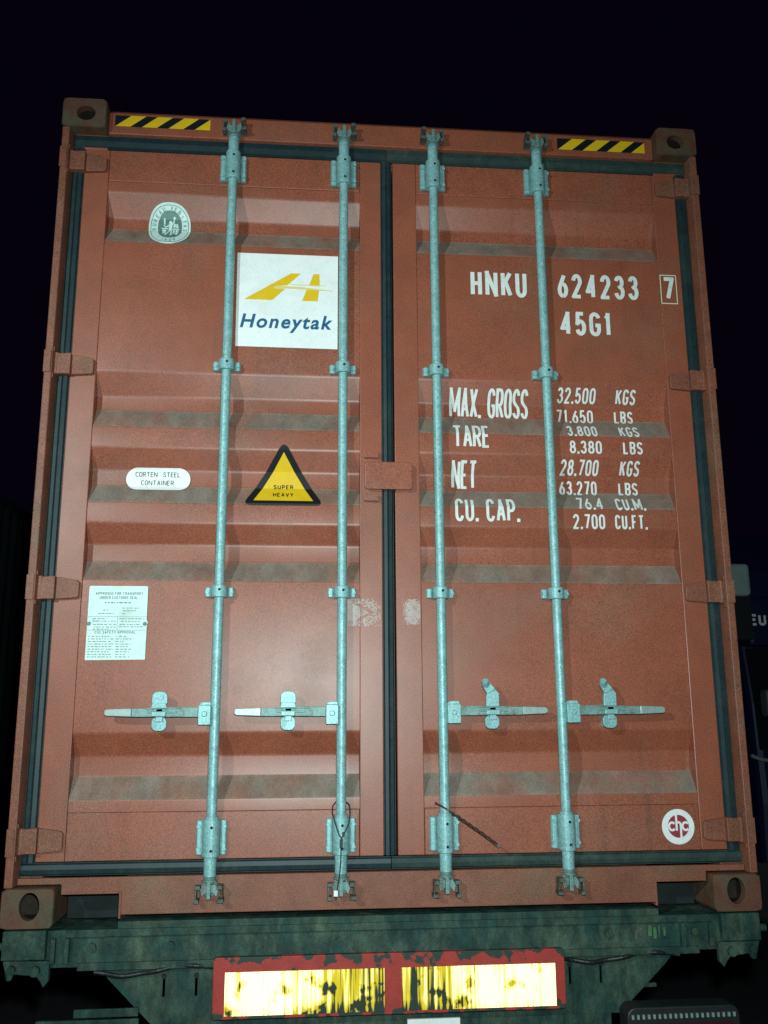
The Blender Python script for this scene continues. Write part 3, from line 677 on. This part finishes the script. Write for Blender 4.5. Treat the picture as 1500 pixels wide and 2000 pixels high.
def ring_text(s, a0, a1, cx, cz, rx, rz, h, t, m, parent, lift, inward=False):
    mb = MB(); n = len(s); q = 0
    for i, c in enumerate(s):
        gl, w_ = GL[c]
        if not gl: continue
        th = math.radians(a0+(a1-a0)*(i/(n-1) if n > 1 else 0.5))
        p = Vector((cx+rx*math.cos(th), cz+rz*math.sin(th))); rad = Vector((math.cos(th), math.sin(th)))
        tan = Vector((rad.y,-rad.x))
        if inward: rad, tan = -rad, -tan
        for st in gl:
            q += 1; pts = [p+tan*((a-0.5)*w_*h*1.15)+rad*((b-0.5)*h) for a,b in st]
            l, r = ribbon(pts, t); k = len(l)
            mb.add([(v.x,-lift-0.0001*(q%4),v.y) for v in r]+[(v.x,-lift-0.0001*(q%4),v.y) for v in l], [(j,j+1,k+j+1,k+j) for j in range(k-1)])
    o = part('lettering', drape(mb, py), m, parent); o['kind'] = 'stuff'; return o
ring_text('BUREAU VERITAS', 188,-8, BX,BZ, 0.0575,0.0695, 0.0125, 0.0023, 'ink', bv, 0.0024)
ring_text('1828', 246,294, BX,BZ, 0.054,0.0690, 0.0110, 0.0019, 'ink', bv, 0.0024, True)

# corten oval
ct = decal('material_sticker', [rrect(-0.929,-0.706,1.4145,1.4950,0.040,8)], 'white', con, 0.0016, label='white pill shaped sticker naming the steel')
label_text('CORTEN   STEEL', -0.897,-0.742, 1.4625,1.4805, 0.0022, m='black', parent=ct, sp=0.26, lift=0.0026)
label_text('CONTAINER', -0.877,-0.763, 1.4320,1.4500, 0.0022, m='black', parent=ct, sp=0.26, lift=0.0026)
# warning triangle
def rtri(cx, z0, z1, hw, r, n=5):
    V = [(cx-hw,z0),(cx+hw,z0),(cx,z1)]; out = []
    C = Vector((cx,(z0*2+z1)/3))
    for i in range(3):
        p = Vector(V[i]); a = (Vector(V[i-1])-p).normalized(); b = (Vector(V[(i+1)%3])-p).normalized()
        ang = a.angle(b); d = r/math.tan(ang/2); A = p+a*d; B = p+b*d
        for k in range(n+1):
            t = k/n; out.append(tuple((1-t)**2*A+2*t*(1-t)*p+t*t*B))
    return out
wt = decal('warning_sticker', [rtri(-0.377,1.357,1.592,0.143,0.018)], 'black', con, 0.0016, label='black edged yellow warning triangle')
decal('warning_field', [[(-0.481,1.3755),(-0.272,1.3755),(-0.3775,1.5520)]], 'yellow', wt, 0.0024)
label_text('SUPER', -0.413,-0.343, 1.425,1.440, 0.0030, m='black', parent=wt, sp=0.28, lift=0.0032)
label_text('HEAVY', -0.414,-0.342, 1.392,1.409, 0.0030, m='black', parent=wt, sp=0.28, lift=0.0032)
# approval plate
cp = MB(); cp.prism([(-1.0225,0.8205),(-0.8265,0.8225),(-0.8255,0.9400),(-0.8225,0.9450),(-0.8270,0.9570),(-0.8270,1.0660),(-0.8300,1.0690),(-1.0180,1.0690),(-1.0215,1.0660)], 0.0525, 0.0555)
csc = part('approval_plate', cp, 'silver', con, label='pale riveted plate covered with small print')
pf = lambda z: 0.0525
for s,a,b,c,d in (('APPROVED FOR TRANSPORT',-1.000,-0.842,1.0385,1.0485),('UNDER CUSTOMS SEAL',-0.986,-0.859,1.0245,1.0345),('CSC SAFETY APPROVAL',-0.996,-0.862,0.9085,0.9180)):
    label_text(s, a,b,c,d, 0.0017, pf, 'ink', csc, 0.22, 0.0008)
rnd = random.Random(3); mb = MB()
def dash(x,z,l,h): mb.add([(x,-0.0008,z),(x+l,-0.0008,z),(x+l,-0.0008,z+h),(x,-0.0008,z+h)], [(0,1,2,3)])
def row(xa, xb, z, h=0.0026):                              # illegible print
    x = xa
    while x < xb:
        l = rnd.uniform(0.003,0.012); l = min(l, xb-x); dash(x,z,l,h); x += l+rnd.uniform(0.002,0.006)
row(-0.968,-0.882,1.0105,0.004)
for xa,xb,z in ((-0.973,-0.955,0.986),(-0.988,-0.935,0.975),(-0.910,-0.852,0.993),(-0.908,-0.858,0.984),(-0.908,-0.898,0.974),
                (-1.005,-0.958,0.957),(-1.005,-0.930,0.949),(-1.003,-0.926,0.938),(-1.0,-0.930,0.929),(-1.003,-0.95,0.922),(-0.918,-0.836,0.957),(-0.912,-0.850,0.948),(-0.916,-0.848,0.938),(-0.918,-0.84,0.930)): row(xa,xb,z)
for i in range(9): row(-1.016,-0.935+rnd.uniform(-.012,.006),0.898-i*0.0085); row(-0.925,-0.925+rnd.uniform(.03,.06),0.898-i*0.0085)
for z in (0.9645,0.9195): dash(-1.0205,z,0.192,0.0012)
dash(-0.9240,0.9205,0.0011,0.0440)
part('small_print', drape(mb, pf), 'ink', csc)['kind'] = 'stuff'
for x in (-1.0165,-0.8325):
    rv = MB(); rv.cyl((x,0.0525,0.9415),(x,0.0495,0.9415),0.0068,0.0050,n=14); part('rivet', rv, 'bvgreen', csc)
# small round owner mark, lower right
ch = decal('round_owner_mark', [oval(0.9695,0.2635,0.0565,0.0570,40,2)], 'white', doorR, 0.0016, flat, label='white round sticker with a maroon disc')
C0 = (0.9700,0.2650)
discs = []
for a0,a1,dz in ((12,168,0.010),(192,348,-0.010)):
    pts = []
    for i in range(17):
        t = math.radians(a0+(a1-a0)*i/16); pts.append((C0[0]+0.0365*math.cos(t), C0[1]+0.0365*math.sin(t)+ (dz*0.2)))
    discs.append(pts)
decal('maroon_disc', [oval(C0[0],C0[1],0.0365,0.0370,36,2)], 'maroon', doorR, 0.0023, flat)
lm = MB(); q = 0
for st in (arc(C0[0]-0.022,C0[1],0.011,0.0125,40,320,12), arc(C0[0]+0.025,C0[1],0.011,0.0125,40,320,12),
           [(C0[0]-0.0065,C0[1]+0.040),(C0[0]-0.0065,C0[1]-0.014)], [(C0[0]-0.0065,C0[1]+0.0125)]+arc(C0[0]+0.0005,C0[1]+0.004,0.0075,0.0090,110,0,6)+[(C0[0]+0.008,C0[1]-0.042)]):
    q += 1; l, r = ribbon(st, 0.0072); n = len(l)
    lm.add([(p.x,-0.0030-0.0001*q,p.y) for p in r]+[(p.x,-0.0030-0.0001*q,p.y) for p in l], [(i,i+1,n+i+1,n+i) for i in range(n-1)])
part('owner_letters', drape(lm, flat), 'white', doorR)
# hazard stripes on the header
def stripes(xa, xb, za, zb, start):
    base = decal('hazard_stripe', [[(xa,za),(xb,za),(xb,zb),(xa,zb)]], 'black', con, 0.0012, lambda z: 0.044, label='black and yellow diagonal striped tape')
    per = 0.0985; sk = 0.058; polys = []; x = start
    while x < xb:
        pl = [(x,za),(x+per*0.56,za),(x+per*0.56+sk,zb),(x+sk,zb)]
        # clip to the tape
        def clip(poly, lim, keep_less):
            out = []
            for i in range(len(poly)):
                a, b = poly[i], poly[(i+1)%len(poly)]
                ia = (a[0] <= lim) == keep_less or a[0] == lim; ib = (b[0] <= lim) == keep_less or b[0] == lim
                if ia: out.append(a)
                if ia != ib:
                    t = (lim-a[0])/(b[0]-a[0]); out.append((lim, a[1]+(b[1]-a[1])*t))
            return out
        pl = clip(pl, xb, True)
        if pl: pl = clip(pl, xa, False)
        if len(pl) > 2: polys.append(pl)
        x += per
    decal('yellow_stripe', polys, 'yellow', base, 0.0019, lambda z: 0.044)
stripes(-1.034,-0.679,2.8125,2.8590,-1.032); stripes(0.669,1.0225,2.8045,2.8535,0.672)
# tape residue beside the centre gasket
def resid(xa, xb, za, zb, gap, arrow, parent):
    mb = MB(); nx, nz = 26, 34; dx = (xb-xa)/nx; dz = (zb-za)/nz
    for i in range(nx):
        for j in range(nz):
            u = (i+.5)/nx; v = (j+.5)/nz; x = xa+i*dx; z = za+j*dz
            keep = 0.80
            if arrow:
                d = abs(v-0.5)*1.5+u*0.95
                band = 0.62 < d < 0.80
                keep = 0.05 if band and u > .25 else (0.97 if d < 0.62 else (0.80-u*0.45 if d < 1.35 else 0.15))
                if 0.40 < u < 0.46: keep *= 0.3
            else:
                e = ((u-0.60)/0.48)**2+((v-0.50)/0.55)**2; keep = 0.92 if e < 0.75 else (0.45 if e < 1.15 else 0.06)
            if rnd.random() < keep:
                sh = 0.4*dx
                mb.add([(x,-0.0013,z),(x+dx*0.8,-0.0013,z),(x+dx*0.8+sh,-0.0013,z+dz*0.86),(x+sh,-0.0013,z+dz*0.86)], [(0,1,2,3)])
    part('tape_residue', drape(mb, lambda z: YD-0.001), 'residue', parent)['kind'] = 'stuff'
resid(-0.150,-0.036,0.935,1.030,0,True,doorL); resid(0.038,0.102,0.940,1.030,0,False,doorR)

# ------------------------------------------------------------------ wires caught on the locking bars
cs = thing('cable_seal', 'thin dark cable seal looped round the second locking bar from the left', 'seal', (-0.170,0.02,0.30+G))
wm = MB(); pts = []
for i in range(13):
    t = math.radians(-150+300*i/12+90); pts.append((0.0+0.026*math.cos(t), -0.001+0.026*math.sin(t)*0.9, 0.045))
loop = [(-0.027,0.0,0.050),(-0.029,-0.014,0.030),(-0.020,-0.028,-0.002),(-0.008,-0.034,-0.036),(0.000,-0.036,-0.048),(0.010,-0.034,-0.030),(0.024,-0.026,-0.004),(0.029,-0.012,0.028),(0.027,0.0,0.052),(0.016,0.022,0.060),(0,0.026,0.062),(-0.016,0.022,0.060),(-0.027,0.0,0.050)]
wm.tube(loop, 0.0021); wm.tube([(0.0,-0.036,-0.048),(-0.001,-0.034,-0.075),(-0.002,-0.033,-0.12),(-0.006,-0.030,-0.165),(-0.014,-0.028,-0.21),(-0.016,-0.030,-0.232)], 0.0021)
part('seal_cable', wm, 'wire', cs)
sm_ = MB(); sm_.box(-0.006,0.004,-0.043,-0.033,-0.076,-0.050); sm_.box(0.002,0.010,-0.042,-0.032,-0.042,-0.028); part('seal_clasp', sm_, 'wire', cs, bevel=0.001)
st_ = MB(); st_.box(-0.024,-0.010,-0.036,-0.024,-0.222,-0.204); part('seal_tag', st_, 'white', cs, bevel=0.002)
wt_ = thing('twisted_wire', 'rusty twisted wire sticking out from the third locking bar from the left', 'wire', (0.171,0.0,0.33+G))
tm = MB(); A = Vector((-0.036,-0.010,0.028)); B = Vector((0.170,-0.012,-0.112)); n = 22
for ph in (0, math.pi):
    pts = []
    for i in range(n+1):
        u = i/n; p = A.lerp(B,u); p = p+Vector((0.002*math.sin(u*9), 0.0, 0.006*math.sin(u*3.1)))
        a = ph+u*34; rr = 0.0030 if u > 0.28 else 0.0012; pts.append(p+Vector((0.55*math.cos(a), math.sin(a), 0.83*math.cos(a)))*rr)
    tm.tube(pts, lambda i: 0.0021 if i < 6 else 0.0032, n=6)
part('wire_strand', tm, 'rust', wt_)

# ------------------------------------------------------------------ the chassis under the container
chs = thing('container_chassis', 'dark green grimy trailer chassis with a red framed reflector board under the container', 'trailer', (0,0,G))
bl = MB()
bl.box(-1.150,1.150,0.031,0.26,-0.118,-0.010)
bl.box(-0.865,0.873,0.026,0.15,-0.0095,0.012); bl.box(-1.02,1.03,0.018,0.0305,-0.030,-0.008); bl.box(-0.98,1.00,0.018,0.0295,-0.126,-0.104)
bl.box(-0.36,-0.355,0.014,0.0175,-0.028,-0.008)
for x in (-1.062,-1.02,0.94,1.035): bl.box(x,x+0.014,0.010,0.0298,-0.103,-0.031)
part('rear_bolster', bl, 'chassis', chs, bevel=0.004)
for sx in (-1,1):
    tw = MB()
    tw.box(min(sx*1.075,sx*1.205),max(sx*1.075,sx*1.205),0.002,0.0295,-0.088,-0.004)
    tw.box(min(sx*1.151,sx*1.200),max(sx*1.151,sx*1.200),0.030,0.25,-0.090,-0.006)
    tw.prism([(sx*1.200,-0.090),(sx*1.060,-0.092),(sx*1.060,-0.150),(sx*1.075,-0.168),(sx*1.085,-0.150),(sx*1.10,-0.134),(sx*1.165,-0.128),(sx*1.172,-0.146),(sx*1.185,-0.146),(sx*1.190,-0.125)], 0.006, 0.028)
    tw.cyl((sx*1.10,0.03,-0.118),(sx*1.10,-0.010,-0.118),0.015,n=12); tw.cyl((sx*1.17,0.03,-0.112),(sx*1.17,-0.012,-0.112),0.012,n=12)
    tw.cyl((sx*1.204,0.015,-0.050),(sx*1.226,0.015,-0.052),0.012,n=10)
    part('twistlock_housing', tw, 'chassis', chs, bevel=0.003)
for i, (x, w2, mm) in enumerate(((0.792,0.006,'bare'),(0.806,0.008,'bare'),(0.835,0.012,'green_dash'),(0.853,0.010,'green_dash'),(0.870,0.004,'bare'),(0.886,0.007,'green_dash'))):
    wk = MB(); wk.box(x,x+w2,0.0285,0.0308,-0.080+0.004*(i%3),-0.040-0.006*(i%2)); part('bolster_dash', wk, 'green_dash' if mm == 'green_dash' else 'keeper', chs)  # short upright dashes in dull green and grey on the bolster face
for x in (-1.13,-0.94,-0.70,0.70,0.99,1.13):
    bt = MB(); bt.cyl((x,0.0305,-0.060),(x,0.019,-0.060),0.013,n=6); part('bolt', bt, 'chassis', chs, bevel=0.001)
for x0 in (-0.93, 0.55):
    cbl = MB(); cbl.tube([(x0+0.016*i, 0.024+0.006*math.sin(i*0.9), -0.131-0.012*math.sin(i*0.26)) for i in range(25)], 0.007, 7); part('cable', cbl, 'plastic', chs)
def cut_plate():
    # rear plate with keyhole slots: strips around the slots leave real openings
    mb = MB(); y0, y1 = 0.040, 0.052
    top, bot = -0.1185, -0.52
    zs, ze = -0.158, -0.212
    slots = [-0.717,-0.618,0.571,0.673]
    Lx = lambda z: -0.918+(-0.127-z)*1.03 if z < -0.127 else -0.918
    Rx = lambda z: 0.925-(-0.127-z)*1.12 if z < -0.127 else 0.925
    mb.prism([(Lx(zs),zs),(Rx(zs),zs),(Rx(top),top),(Lx(top),top)], y0, y1)
    zb2 = -0.300
    mb.prism([(Lx(zb2),zb2),(Rx(zb2),zb2),(Rx(ze),ze),(Lx(ze),ze)], y0, y1)
    mb.box(-0.70,0.70,y0,y1,bot,-0.3005)
    xs = [None]+slots+[None]; wd = 0.0042
    for a, b in zip(xs, xs[1:]):
        p = [((a+wd) if a is not None else Lx(zs), zs), ((a+wd) if a is not None else Lx(ze), ze), ((b-wd) if b is not None else Rx(ze), ze), ((b-wd) if b is not None else Rx(zs), zs)]
        mb.prism(p, y0, y1)
    return mb
part('rear_plate', cut_plate(), 'chassis', chs)
for x in (-0.717,-0.618,0.571,0.673):
    sk_ = MB(); sk_.cyl((x,0.0395,-0.152),(x,0.045,-0.152),0.0085,n=12); part('keyhole', sk_, 'hole', chs)
bb = MB(); bb.prism(rrect(-0.563,0.541,-0.268,-0.092,0.010), -0.012, 0.010)
rb = part('reflector_board', bb, 'redboard', chs, bevel=0.002, label='chipped red board carrying two worn yellow reflective panels')
for a,b in ((-0.526,-0.034),(0.021,0.509)):
    rp = MB(); rp.prism([(a,-0.2575),(b,-0.2575),(b,-0.1345),(a,-0.1345)], -0.0150, -0.0123); part('reflective_panel', rp, 'retro', rb)
for x in (-0.45,0.38):
    sp_ = MB(); sp_.box(x,x+0.05,0.0105,0.0395,-0.24,-0.12); part('board_bracket', sp_, 'chassis_dark', chs)
# lower brackets, lamps and number plate
br = MB(); br.box(-0.985,-0.790,0.030,0.0395,-0.262,-0.238); br.box(-1.10,-0.79,0.045,0.058,-0.290,-0.2725); part('lamp_bracket', br, 'chassis', chs, bevel=0.002)
br2 = MB(); br2.box(0.775,0.862,0.056,0.066,-0.233,-0.220); part('lamp_bracket', br2, 'chassis', chs, bevel=0.002)
def tail_lamp(x0, x1):
    hs = MB(); hs.prism(rrect(x0-0.012,x1+0.012,-0.40,-0.262,0.028), -0.05, 0.03)
    t = part('tail_lamp', hs, 'plastic', chs, bevel=0.004)
    ln = MB(); ln.prism(rrect(x0+0.01,x1-0.01,-0.385,-0.308,0.012), -0.058, -0.0505); part('lamp_lens', ln, 'lens', t, bevel=0.003)
    sp2 = MB(); n = 20
    for i in range(n):
        x = x0+0.004+(x1-x0-0.012)*i/(n-1); sp2.box(x-0.0033,x+0.0033,-0.057,-0.0505,-0.2935,-0.281)
    part('lens_stud', sp2, 'bare', t)['kind'] = 'stuff'
tail_lamp(0.735,1.075); tail_lamp(-1.075,-0.735) if False else None
np_ = MB(); np_.box(0.036,0.20,-0.02,-0.012,-0.40,-0.2815); part('number_plate', np_, 'white', chs)
rl = MB()
for x in (-0.46,0.36):
    rl.box(x,x+0.10,0.27,9.6,-0.45,-0.43); rl.box(x,x+0.10,0.27,9.6,-0.03,-0.012); rl.box(x+0.043,x+0.057,0.27,9.6,-0.4295,-0.0305)
for y in (2.2,4.6,7.0): rl.box(-0.358,0.358,y,y+0.08,-0.30,-0.20)
part('chassis_rail', rl, 'chassis_dark', chs)
wmesh = {}
def wheel_mesh():
    m = MB(); R_, Wd = 0.50, 0.27; n = 32; pr = [(0.28,-0.11),(0.45,-0.135),(0.49,-0.115),(0.50,-0.09),(0.50,0.09),(0.49,0.115),(0.45,0.135),(0.28,0.11)]
    vs = []; fs = []
    for i in range(n):
        t = 2*math.pi*i/n
        for r_, x in pr: vs.append((x, r_*math.cos(t), r_*math.sin(t)))
    k = len(pr)
    for i in range(n):
        for j in range(k-1): fs.append((i*k+j, i*k+j+1, ((i+1)%n)*k+j+1, ((i+1)%n)*k+j))
    m.add(vs, [q[::-1] for q in fs], True); return m
def rim_mesh():
    m = MB(); m.cyl((-0.10,0,0),(0.10,0,0),0.281,n=32,caps=False); m.cyl((-0.02,0,0),(0.02,0,0),0.279,n=32); m.cyl((-0.12,0,0),(0.12,0,0),0.10,n=20)
    for i in range(10):
        a = 2*math.pi*i/10; m.cyl((-0.045,0.165*math.cos(a),0.165*math.sin(a)),(0.045,0.165*math.cos(a),0.165*math.sin(a)),0.016,n=8)
    return m
for y in (4.2,5.5,6.8):
    for x in (-1.02,-0.70,0.70,1.02):
        t = link('wheel', shared('wheel', wheel_mesh, 'tyre'), chs, (x,y,-G+0.499)); link('wheel_rim', shared('wheel_rim', rim_mesh, 'rim'), t)
    ax = MB(); ax.cyl((-0.62,y,-G+0.5),(0.62,y,-G+0.5),0.06,n=14); ax.box(-0.44,-0.38,y-0.4,y+0.4,-0.62,-0.47); ax.box(0.38,0.44,y-0.4,y+0.4,-0.62,-0.47); part('axle', ax, 'chassis_dark', chs)

# ------------------------------------------------------------------ a truck facing us, behind on the right
tr = thing('parked_truck', 'dark blue truck cab with a pale mirror parked behind the container on the right', 'truck', (4.20,3.50,0))
cb = MB()
cb.xprism([(0.0,0.55),(-0.04,1.25),(0.0,1.95),(0.18,2.95),(0.5,3.30),(2.2,3.40),(2.2,0.55)], -1.23, 1.23)
cab = part('cab', cb, 'cabblue', tr, bevel=0.05)
vz = MB(); vz.box(-1.24,1.24,-0.10,0.09,2.36,2.72); part('sun_visor', vz, 'cabblue', tr, bevel=0.03)
wsn = MB(); wsn.xprism([(-0.045,1.62),(0.055,2.35),(0.14,2.35),(0.02,1.62)], -1.20, 1.20); part('windscreen', wsn, 'glass', tr)
gr = MB()
for i in range(5): gr.box(-0.85,0.85,-0.075,-0.045,0.88+i*0.10,0.94+i*0.10)
part('grille', gr, 'plastic', tr)
bp = MB(); bp.box(-1.24,1.24,-0.20,0.30,0.42,0.86); part('bumper', bp, 'grey', tr, bevel=0.05)
wp = MB(); wp.tube([(-1.31,-0.10,1.585),(-1.25,-0.105,1.560),(-1.10,-0.105,1.535),(-0.7,-0.09,1.53)], 0.014, 8); part('grab_rail', wp, 'bare', tr)
for s in (-1,1):
    hl = MB(); hl.prism(rrect(min(s*0.80,s*1.15),max(s*0.80,s*1.15),0.92,1.14,0.05), -0.085, -0.04); part('headlight', hl, 'mirror', tr, bevel=0.01)
    mr = MB(); mr.prism(rrect(min(s*1.235,s*1.43),max(s*1.235,s*1.43),2.715,2.955,0.03), -0.18, -0.06)
    mr2 = part('mirror', mr, 'mirror', tr, bevel=0.025)
    dm = MB(); dm.prism(rrect(min(s*1.05,s*1.185),max(s*1.05,s*1.185),1.85,2.05,0.03), -0.16, -0.05); part('kerb_mirror', dm, 'grey', tr, bevel=0.02)
    ma = MB(); ma.box(min(s*1.245,s*1.40),max(s*1.245,s*1.40),-0.17,-0.07,2.40,2.712); ma.tube([(s*1.30,-0.08,2.42),(s*1.2,0.0,2.36),(s*1.15,0.12,2.34)], 0.018, 8); part('mirror_arm', ma, 'plastic', mr2)
    wh = link('wheel', shared('wheel', wheel_mesh, 'tyre'), tr, (s*1.02,1.35,0.499)); link('wheel_rim', shared('wheel_rim', rim_mesh, 'rim'), wh)
for c_, a_ in (('E',-1.232),('U',-1.165)): part('letter', text_mb(c_, a_,a_+0.058, 2.506,2.590, 0.018, lambda z: -0.10, 0.3, 0.003), 'white', tr)

# ------------------------------------------------------------------ a dark container trailer alongside on the left
nb = thing('dark_container', 'nearly black container on a trailer standing in the dark at the far left', 'container', (-4.65,5.0,G))
nm = MB(); y = 0.18; ys = []
while y < 11.9:
    for d, xx in ((0,1.200),(0.07,1.200),(0.138,1.166),(0.208,1.166)): ys.append((y+d,xx))
    y += 0.276
vs = []
for yy, xx in ys: vs += [(xx,yy,0.16),(xx,yy,2.80)]
nm.add(vs, [(2*i,2*i+2,2*i+3,2*i+1) for i in range(len(ys)-1)]); part('side_wall', nm, 'neigh', nb)
nf = MB(); nf.box(1.13,1.214,0.0,12.19,2.801,2.895); nf.box(1.13,1.214,0.0,12.19,0.0,0.159); nf.box(1.13,1.216,0,0.17,0.16,2.80); nf.box(-1.216,-1.13,0,12.19,0,2.895); part('frame', nf, 'neigh', nb)
nr = MB(); nr.box(-1.129,1.129,0.02,12.17,2.86,2.885); nr.box(-1.129,1.129,0.05,0.10,0.02,2.859); nr.box(-1.129,1.129,0.11,12.17,0.05,0.12); part('roof', nr, 'neigh', nb)
nc = MB(); nc.box(-0.5,-0.4,0.1,12,-0.35,-0.002); nc.box(0.4,0.5,0.1,12,-0.35,-0.002); part('trailer_rail', nc, 'chassis_dark', nb)
for y in (2.0,3.3,9.5):
    for x in (-0.95,0.95):
        t = link('wheel', shared('wheel', wheel_mesh, 'tyre'), nb, (x,y,-G+0.499)); link('wheel_rim', shared('wheel_rim', rim_mesh, 'rim'), t)
